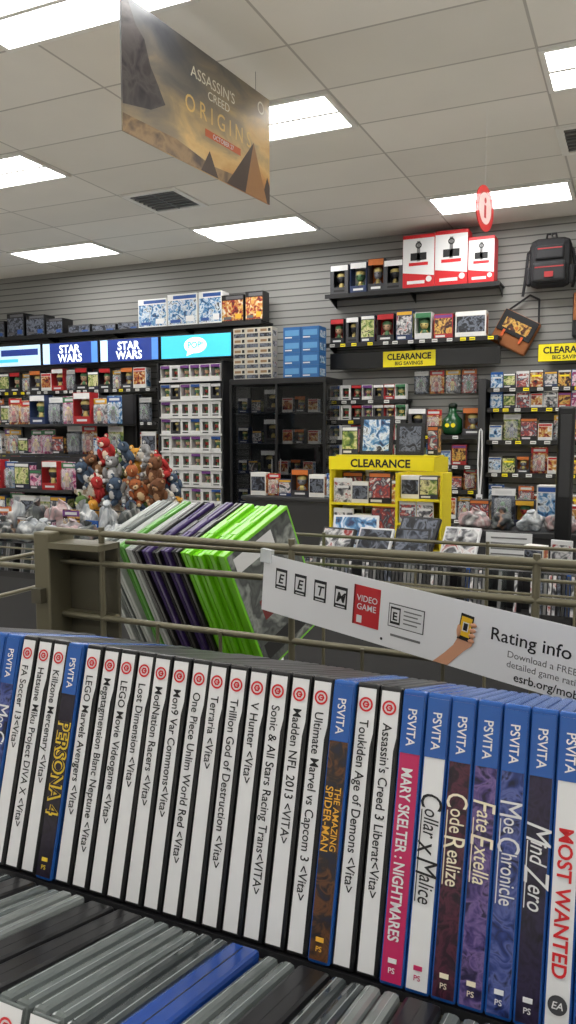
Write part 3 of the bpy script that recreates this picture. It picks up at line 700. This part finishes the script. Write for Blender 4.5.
for q in range(8):
    o=spawn(('bag',(q%3)+1),f_bag((q%3)+1),(-.8+(q%8)*.15,4.2,1.001),(0,0,q*2.1),label='crumpled bag of toys on dark table',cat='bagged item',group='bags on dark table'); o.scale=(.85,.9,.9)
row(-.86,.3,4.36,1.002,['sbox','blis','pop','box'],'cartons on dark table',.006,.92,'on dark aisle table',idx=[5,7,2,9,0,1,3],js=.12)
table(-3.3,-2.1,6.2,6.7,.95,'dark low table with boxed games',dgrey)
row(-3.25,-2.15,6.3,.9517,['box','blis','sbox','win'],'boxed toys on low table',.004,where='on dark low table',js=.15,idx=[7,0,2,5,7,9])
p=B().box(-.04,.04,-.02,.02,0,1.64,black,bev=.012); o=O(p,'security_post',(-.325,3.97,.0005),label='tall black security gate post',cat='post')
O(B().box(-.024,.024,-.024,-.019,1.2,1.6,dgrey,bev=.002),'sensor_panel',parent=o); O(B().box(-.1,.1,-.08,.08,0,.02,blackm,bev=.005),'base',parent=o)

# ------------------------------------------------------------ near gondola fixture
TL=rad(15)
G=EM('browser_fixture',(0,.6,0.0005),'khaki steel game browser fixture with tilted trays and wire basket','display fixture')
def gp(b,name,label=None): return O(b,name,(0,-.6,-.0005),parent=G,label=label)
def tray(yb_,zb,lab):
    T=Matrix.Translation((0,yb_,zb))@Matrix.Rotation(-TL,4,'X')
    b=B().box(-.75,.35,0,.112,-.005,-.0006,blackm,T=T).box(-.75,.35,.1125,.115,-.005,.05,blackm,T=T)
    gp(b,'tray',lab)
R2Z=1.1476
tray(.3216,1.246,'black tilted tray'); tray(.178,R2Z,'black tilted tray')
gp(B().box(-.74,.34,.46,1.12,0,1.1,khakid,bev=.004).box(-.74,.34,.2,.46,0,.98,khakid,bev=.004).box(-.74,-.72,.25,.46,.98,1.2,khakid).box(.32,.34,.25,.46,.98,1.2,khakid),'cabinet_body','dark khaki base cabinet')
gp(B().box(-.74,.34,.5,.66,1.255,1.262,blackm).box(-.74,.34,.655,.66,1.1,1.255,blackm),'deck','black deck behind the tilted tray')
w3=B(); r=.0032
w3.tube([(-.56,.62,1.402),(-.3,.62,1.40),(.36,.62,1.404)],r*1.1,khaki,8)
for z in(1.371,1.315): w3.cyl((-.545,.62,z),(.36,.62,z),r,khaki,8)
w3.cyl((-.47,.635,1.392),(.36,.635,1.396),r*.7,khaki,8)
for x in(-.489,-.279,-.069,.141):
    w3.cyl((x,.62,1.262),(x,.62,1.408),r,khaki,8)
for x in(-.42,-.35,-.21,-.14,0.0): w3.cyl((x,.615,1.262),(x,.615,1.317),.0018,khaki,6)
gp(w3,'wire_railing','khaki wire railing')
wb=B()
for z in(1.30,1.345): wb.tube([(-.72,.66,z),(-.72,1.1,z),(.34,1.1,z)],.0028,khaki,6)
for x in(-.72,-.44,-.19,.06,.31): wb.cyl((x,1.1,1.1),(x,1.1,1.35),.0028,khaki,6)
gp(wb,'wire_basket','far side wire basket')
gp(B().box(-.56,-.54,.6,.64,1.1,1.402,khaki,bev=.002).box(-.541,-.478,.632,.636,1.262,1.392,khakid,bev=.001).box(-.541,-.478,.60,.632,1.386,1.392,khaki).box(-.541,-.478,.624,.632,1.31,1.318,khaki).box(-.557,-.545,.592,.6,1.33,1.345,khakid),'upright_post','khaki slotted upright with end plate')
wl=B()
for z in(1.392,1.36): wl.cyl((-.56,.625,z),(-1.1,.66,z-.01),r,khaki,8)
gp(wl,'side_wire','wires running on to the next fixture')

# ---- top row handheld cases
CW,CD,CH=.0118,.105,.135
def shellmesh(mat,nm,cw=CW):
    b=B(); b.box(-cw/2,-.0005,.003,CD,0,CH,mat,bev=.0012).box(.0005,cw/2,.003,CD,0,CH,mat,bev=.0012)
    b.box(-cw/2,cw/2,0,.0035,0,CH,mat,bev=.0014).box(-.0006,.0006,.004,CD-.004,.002,CH-.0015,black)
    return b.mesh(nm)
def widemesh(mat,nm,cw):
    b=B(); b.box(-cw/2,cw/2,0,CD,0,CH,mat,bev=.0022).box(-.0003,.0003,.004,CD-.004,CH-.002,CH+.0001,black)
    return b.mesh(nm)
def clearmesh(mat,nm,cw):
    """clear case: two smooth rounded half shells, painted highlight along a thin outer rim and a dark seam"""
    b=B(); h=cw/2
    for s in(-1,1):
        x0,x1=sorted((s*.0005,s*h))
        b.box(x0,x1,.001,CD,0,CH-.0004,mat,bev=.0024)
        e0,e1=sorted((s*(h-.0030),s*(h-.0025)))
        b.box(e0,e1,.004,CD-.003,CH-.003,CH-.0001,rim,bev=.0002)
    b.box(-.0005,.0005,.003,CD-.003,.003,CH-.0025,dgrey)
    b.box(-h+.0015,h-.0015,.0,.002,.002,CH-.002,mat,bev=.0006)
    return b.mesh(nm)
CW2=.0166
SH={'k':shellmesh(black,'black shell'),'b':shellmesh(blueC,'blue shell')}
SH2={'k':widemesh(black,'black wide shell',CW2),'b':widemesh(blueD,'blue wide shell',CW2),'c':clearmesh(clearA,'clear wide shell',CW2),'d':clearmesh(clearB,'smoky wide shell',CW2),'p':clearmesh(clearC,'pale wide shell',CW2)}
def SP(x,z,y=-.0006): return frame((x,y,z),(0,0,-1),(1,0,0))
def logo(b,z,s=1.):
    T=FR(-.0002,-.0008,z)
    b.disc(0,0,.0036*s,red,T,24,r0=.0026*s).disc(0,0,.0019*s,red,T,6,r0=.0009*s).box(-.0003,.0010,-.0003,.0003,0,.0001,red,T=T)
def spine_white(t,hw=.0046):
    b=B(); a=CH-.0025; z0=.002; st=.0011
    b.poly([(-hw,z0),(hw-st,z0),(hw-st,CH-.031),(hw,CH-.024),(hw,a),(-hw,a)],white,FR(0,-.0005,0))
    logo(b,CH-.0105)
    b.text(t,.0066,SP(-.0026,CH-.0180,-.0008),ink,'l',maxw=CH-.034,bold=.010,sx=.92)
    return b
def spine_col(t,bg,fg,extra=None,bold=.01,size=.0085,sh=0,sx=1.,orn=False,off=.037,low='PS',outl=None):
    b=B().box(-.0048,.0048,-.0005,.0002,.002,CH-.0025,bg)
    b.box(-.0050,.0050,-.0008,0,CH-.030,CH-.0025,blueC)
    b.text('PSVITA',.0060,SP(-.0021,CH-.009,-.001),white,'l',maxw=.0175,bold=.012)
    if orn:
        z=CH-off
        for wd in t[0].split(' '):
            b.text(wd[0],size*1.6,SP(-.0046,z,-.0009)@shear(sh),fg,'l',bold=.0,sx=.75); z-=b.lastw+.0004
            if len(wd)>1:
                b.text(wd[1:],size,SP(-.0026,z,-.0009)@shear(sh),fg,'l',bold=.004,sx=sx*.82,sy=1.1); z-=b.lastw
            z-=.0018
        b.box(-.0042,-.0038,-.0009,0,z+.002,CH-off-.008,fg)
    elif len(t)==1:
        if outl:
            b.text(t[0],size,SP(-.0036,CH-off,-.0008)@shear(sh),outl,'l',bold=.06,sx=sx,maxw=CH-.020-off)
            b.text(t[0],size,SP(-.0036,CH-off,-.0010)@shear(sh),fg,'l',bold=.0,sx=sx,maxw=CH-.020-off)
        else: b.text(t[0],size,SP(-.0030,CH-off,-.0009)@shear(sh),fg,'l',maxw=CH-.020-off,bold=bold,sx=sx)
    else:
        b.text(t[0],.0046,SP(.0006,CH-off,-.0009),fg,'l',maxw=.064,bold=bold); b.text(t[1],.0056,SP(-.0042,CH-off,-.0009),fg,'l',maxw=.070,bold=bold)
    if low=='EA':
        b.disc(0,.013,.0040,M('dark grey ink',(60,60,64),.5),FR(0,-.0009,0),24); b.text('EA',.0042,FR(0,-.0011,.0115)@shear(.2),white,bold=.01)
    elif low:
        b.text('PS',.0034,FR(0,-.001,.0062),extra or fg,bold=.01); b.box(-.002,.002,-.0009,0,.0105,.0125,extra or fg)
    return b
dk=ART('dark spine art',[(14,12,22),(44,36,62),(22,18,36)],110); dkb=ART('blue spine art',[(14,18,48),(40,56,116),(84,94,150),(18,22,56)],130)
dkp=ART('purple spine art',[(24,18,50),(64,50,104),(110,90,140),(28,22,58)],130); dkg=ART('brown spine art',[(20,18,22),(96,60,32),(40,32,30),(26,30,48)],110)
dkr=ART('plum spine art',[(24,12,20),(80,36,54),(40,20,34),(20,14,24)],130)
dkk=ART('near black purple spine art',[(14,10,18),(30,22,40),(16,12,22)],90)
pink=M('pink spine',(180,34,88),.4); cream=M('cream ink',(226,216,190),.5)
amber=M('amber ink',(226,170,56),.5); yel=M('yellow ink',(216,184,50),.5)
SPN=[('k',spine_white('FA Soccer 13<Vita>')),('k',spine_white('Hatsune Miku Project DIVA X <Vita>')),('k',spine_white('Killzone Mercenary <Vita>')),
 ('b',spine_col(['PERSONA 4'],dkk,dkk,yel,off=.046,size=.0115,sx=.9,outl=yel)),('k',spine_white('LEGO Marvels Avengers <Vita>')),('k',spine_white('Megatagmension Blanc Neptune <Vita>')),
 ('k',spine_white('LEGO Movie Videogame <Vita>')),('k',spine_white('Lost Dimension <Vita>')),('k',spine_white('ModNation Racers <Vita>')),
 ('k',spine_white('Mon9 Var Commons<Vita>')),('k',spine_white('One Piece Unlim World Red <Vita>')),('k',spine_white('Terraria <Vita>')),
 ('k',spine_white('Trillion God of Destruction <Vita>')),('k',spine_white('V Hunter <Vita>')),('k',spine_white('Sonic & All Stars Racing Trans<VITA>')),
 ('k',spine_white('Madden NFL 2013 <VITA>')),('k',spine_white('Ultimate Marvel vs Capcom 3 <Vita>')),('b',spine_col(['THE AMAZING','SPIDER-MAN'],dkg,amber,off=.052,bold=.006)),
 ('k',spine_white('Toukiden Age of Demons <Vita>')),('k',spine_white("Assassin's Creed 3 Liberat<Vita>")),
 ('b',spine_col(['MARY SKELTER : NIGHTMARES'],pink,white,bold=.02,size=.0074,sx=.95)),('b',spine_col(['Collar x Malice'],white,ink,pink,size=.0092,sh=.12,sx=.95,orn=True,off=.046)),
 ('b',spine_col(['Code Realize'],dkr,cream,size=.0088,sx=1.,orn=True,off=.044)),('b',spine_col(['Fate Extella'],dkp,cream,size=.0092,sx=1.,sh=.1,orn=True,off=.045)),('b',spine_col(['Moe Chronicle'],dkb,white,size=.0088,sx=.95,orn=True,off=.043)),
 ('b',spine_col(['Mind Zero'],dk,white,size=.0096,orn=True,sh=.2,off=.05)),('b',spine_col(['MOST WANTED'],white,red,ink,bold=.02,off=.05,size=.0085,low='EA')),('b',spine_col(['Muramasa'],dkb,cream)),('b',spine_col(['Gravity Rush'],dkp,white))]
SPN=[(s,m.mesh('spine')) for s,m in SPN]
DESC={'k':'black handheld game case with white paper spine in tilted tray','b':'blue handheld game case with printed colour spine in tilted tray'}
PT=.0121; XA=-.3365; rr=random.Random(11)
for i in range(-5,len(SPN)):
    sh,sp=SPN[i] if i>=0 else SPN[{-1:24,-2:3,-3:8,-4:12,-5:6}[i]]
    x=XA+PT*i-(.0012 if i<4 else 0)
    o=O(SH[sh],'game_case',(x,.3216+(.0012 if sh=='k' else 0),1.246),(-TL+rad(rr.uniform(-.35,.35)),0,0),label=DESC[sh],cat='game case',group='handheld game cases in upper tray')
    O(sp,'spine_label',parent=o,label='printed spine insert')
# ---- lower row
pat='dkcpkkccdbckdpkcdkpckdckcpkcd'
sl=spine_white('Uncharted Golden Abyss <Vita>',.0068).mesh('lower spine')
rr=random.Random(5)
for i in range(25):
    ch=pat[i%len(pat)]; x=-.165+.0176*(i-9)
    o=O(SH2[ch],'game_case',(x,.1777,R2Z),(-TL-rad(rr.uniform(-.6,1.0)),0,rad(rr.uniform(-.25,.25))),label={'k':'black','b':'deep blue','c':'clear grey','d':'smoky clear','p':'pale clear'}[ch]+' plastic game case in lower tray',cat='game case',group='game cases in lower tray')
    O(sl,'spine_label',parent=o,label='white spine insert')

# ---- far-side tall cases in basket
lime=M('lime green case plastic',(112,196,24),.3); green=M('green case plastic',(84,150,56),.3); purp=M('purple case plastic',(60,42,96),.35); wht=M('white case plastic',(168,172,169),.35)
smk=M('smoke grey case plastic',(96,102,100),.3)
camo=ART('grey camouflage cover',[(34,38,38),(84,88,86),(56,60,60),(140,144,140),(70,74,72)],26,.4,dist=.3)
order=[wht,smk,wht,green,wht,black,purp,black,purp,black,lime,lime,lime]
yb0,zb0=.925,1.174; t2=rad(25); YW=rad(-17)
x=-.672; rr=random.Random(3)
nm={wht:'white',smk:'grey',green:'green',black:'black',purp:'purple',lime:'lime green'}
for i,mt in enumerate(order):
    w=.0140 if i<10 else .0172
    x+=w/2+.0010
    tj=rad(rr.uniform(-1.2,.8)) if i<10 else 0
    b=B().box(-w/2,-.0005,0,.135,0,.19,mt,bev=.0012).box(.0005,w/2,0,.135,0,.19,mt,bev=.0012).box(-.0006,.0006,.0012,.1338,.002,.1885,black if mt is not black else grey)
    b.box(-w*.35,w*.35,.05,.085,.189,.1906,mt,bev=.0004)
    o=O(b,'tall_game_case',(x,yb0,zb0+rr.uniform(-.002,.002)),(t2+tj,0,YW),label='tall %s game case leaning in wire basket'%nm[mt],cat='game case',group='tall game cases in wire basket')
    x+=w/2
x+=.0086; w=.0138
b=B().box(-w/2,w/2,0,.135,0,.19,lime,bev=.001)
o=O(b,'tall_game_case',(x,yb0,zb0),(t2,0,YW),label='tall lime game case with grey camouflage cover in basket',cat='game case',group='tall game cases in wire basket')
O(B().box(w/2+.0001,w/2+.0007,.004,.131,.004,.186,camo).box(w/2+.0007,w/2+.001,.012,.09,.155,.178,white).box(w/2+.0007,w/2+.001,.012,.12,.016,.04,ink).box(w/2+.0007,w/2+.001,.03,.1,.07,.1,M('dark red print',(110,30,30),.5)),'cover_insert',parent=o,label='grey camouflage cover art')

# ---- rating info card on railing
cl=.42; pL=V((-.301,.6065,1.370)); pR=V((-.032,.527,1.349)); ex=(pR-pL).normalized(); ey=V((0,0,1)); ey=(ey-ex*ey.dot(ex)).normalized()
c=B(); hh=.0255
c.box(0,cl,-hh,hh,-.0006,0,M('card stock',(222,222,224),.5,var=.02))
z1=.0002
def tbox(x0,x1,y0,y1,m,z=z1): c.box(x0,x1,y0,y1,0,z,m)
for q,ch in enumerate(['E','E','T','M']):
    u=.0150+q*.0218; v=.006-q*.0008
    tbox(u,u+.0130,v-.0085,v+.0095,ink); tbox(u+.0014,u+.0116,v-.0048,v+.0070,white,.0004)
    c.text(ch,.0115,Matrix.Translation((u+.0064,v-.0030,.0006))@shear(.2),ink,bold=.025,maxw=.0082)
    tbox(u+.002,u+.0110,v-.0075,v-.0066,white,.0004)
tbox(.1,.1255,-.014,.0185,M('book red print',(186,44,48),.5)); tbox(.1,.1015,-.014,.0185,M('book spine print',(120,24,30),.5),.0004)
c.text('VIDEO',.0070,Matrix.Translation((.1132,.006,.0005)),white,bold=.01,maxw=.020); c.text('GAME',.0070,Matrix.Translation((.1132,-.001,.0005)),white,bold=.01,maxw=.020)
tbox(.104,.109,-.012,-.006,white,.0004)
tbox(.134,.166,-.008,.0105,ink); tbox(.1347,.1653,-.0073,.0098,white,.0004); tbox(.136,.145,-.0055,.008,ink,.0005)
tbox(.1370,.1440,-.0035,.0064,white,.0006); c.text('E',.0090,Matrix.Translation((.1405,-.0022,.0008)),ink,bold=.03)
for q in range(4): tbox(.148,.1635-.003*(q%2),.006-q*.0032,.0070-q*.0032,grey,.0006)
c.disc(.129,-.02,.0012,ink,Matrix.Translation((0,0,z1)),12); tbox(.137,.164,-.0155,-.0137,grey)
# printed forearm, palm, thumb and four curled fingers round a phone
c.poly([(.176,-.0254),(.1885,-.0254),(.1955,-.017),(.2010,-.011),(.2065,-.006),(.2075,.002),(.2040,.006),(.1985,.004),(.1945,-.003),(.1915,-.009),(.1850,-.0165)],skin,Matrix.Translation((0,0,.0003)))
Tp=Matrix.Translation((.2005,.0065,.0005))@Matrix.Rotation(rad(-6),4,'Z')
c.box(-.0052,.0052,-.0098,.0098,0,.0002,ink,T=Tp); c.box(-.0043,.0043,-.0068,.0078,0,.0004,M('phone screen print',(226,180,40),.4),T=Tp)
c.box(-.0024,.0024,-.0030,.0040,0,.0005,white,T=Tp); c.box(-.0016,.0016,-.0022,.0032,0,.0006,ink,T=Tp)
for q in range(4): c.ell((.2066-.0003*q,.0095-.0040*q,.0009),(.0028-.0002*(q==3),.0017,.0004),skin,n=8)
c.ell((.1954,.003,.0009),(.0018,.0052,.0004),skin,n=8)
c.text('Rating info where you need it.',.0136,Matrix.Translation((.2205,.003,z1)),ink,'l',bold=.008,sy=.95)
c.text('Download a FREE app for',.0068,Matrix.Translation((.234,-.0066,z1)),grey,'l')
c.text('detailed game ratings.',.0068,Matrix.Translation((.234,-.0136,z1)),grey,'l')
c.text('esrb.org/mobile',.0084,Matrix.Translation((.240,-.0224,z1)),ink,'l',bold=.010)
rc=O(c,'shelf_talker_card',label='long white printed rating information card clipped to railing',cat='info card')
rc.matrix_world=frame(pL,ex,ey)
O(B().box(-.003,.009,.018,.03,-.003,.002,M('clear clip',(220,225,225),.2,alpha=.5)),'clip',parent=rc,label='clear plastic clip')

# ------------------------------------------------------------ camera
cam=bpy.data.cameras.new('cam'); co=bpy.data.objects.new('camera',cam); COL.objects.link(co)
cam.lens=27; cam.sensor_width=36; cam.sensor_fit='AUTO'; cam.clip_start=.01
co.location=(0,0,1.5); co.rotation_euler=(rad(90-5.7),0,rad(24.5))
sc.camera=co
w=bpy.data.worlds.new('w'); sc.world=w; w.use_nodes=True
w.node_tree.nodes['Background'].inputs[0].default_value=(.9,.95,1,1); w.node_tree.nodes['Background'].inputs[1].default_value=.3
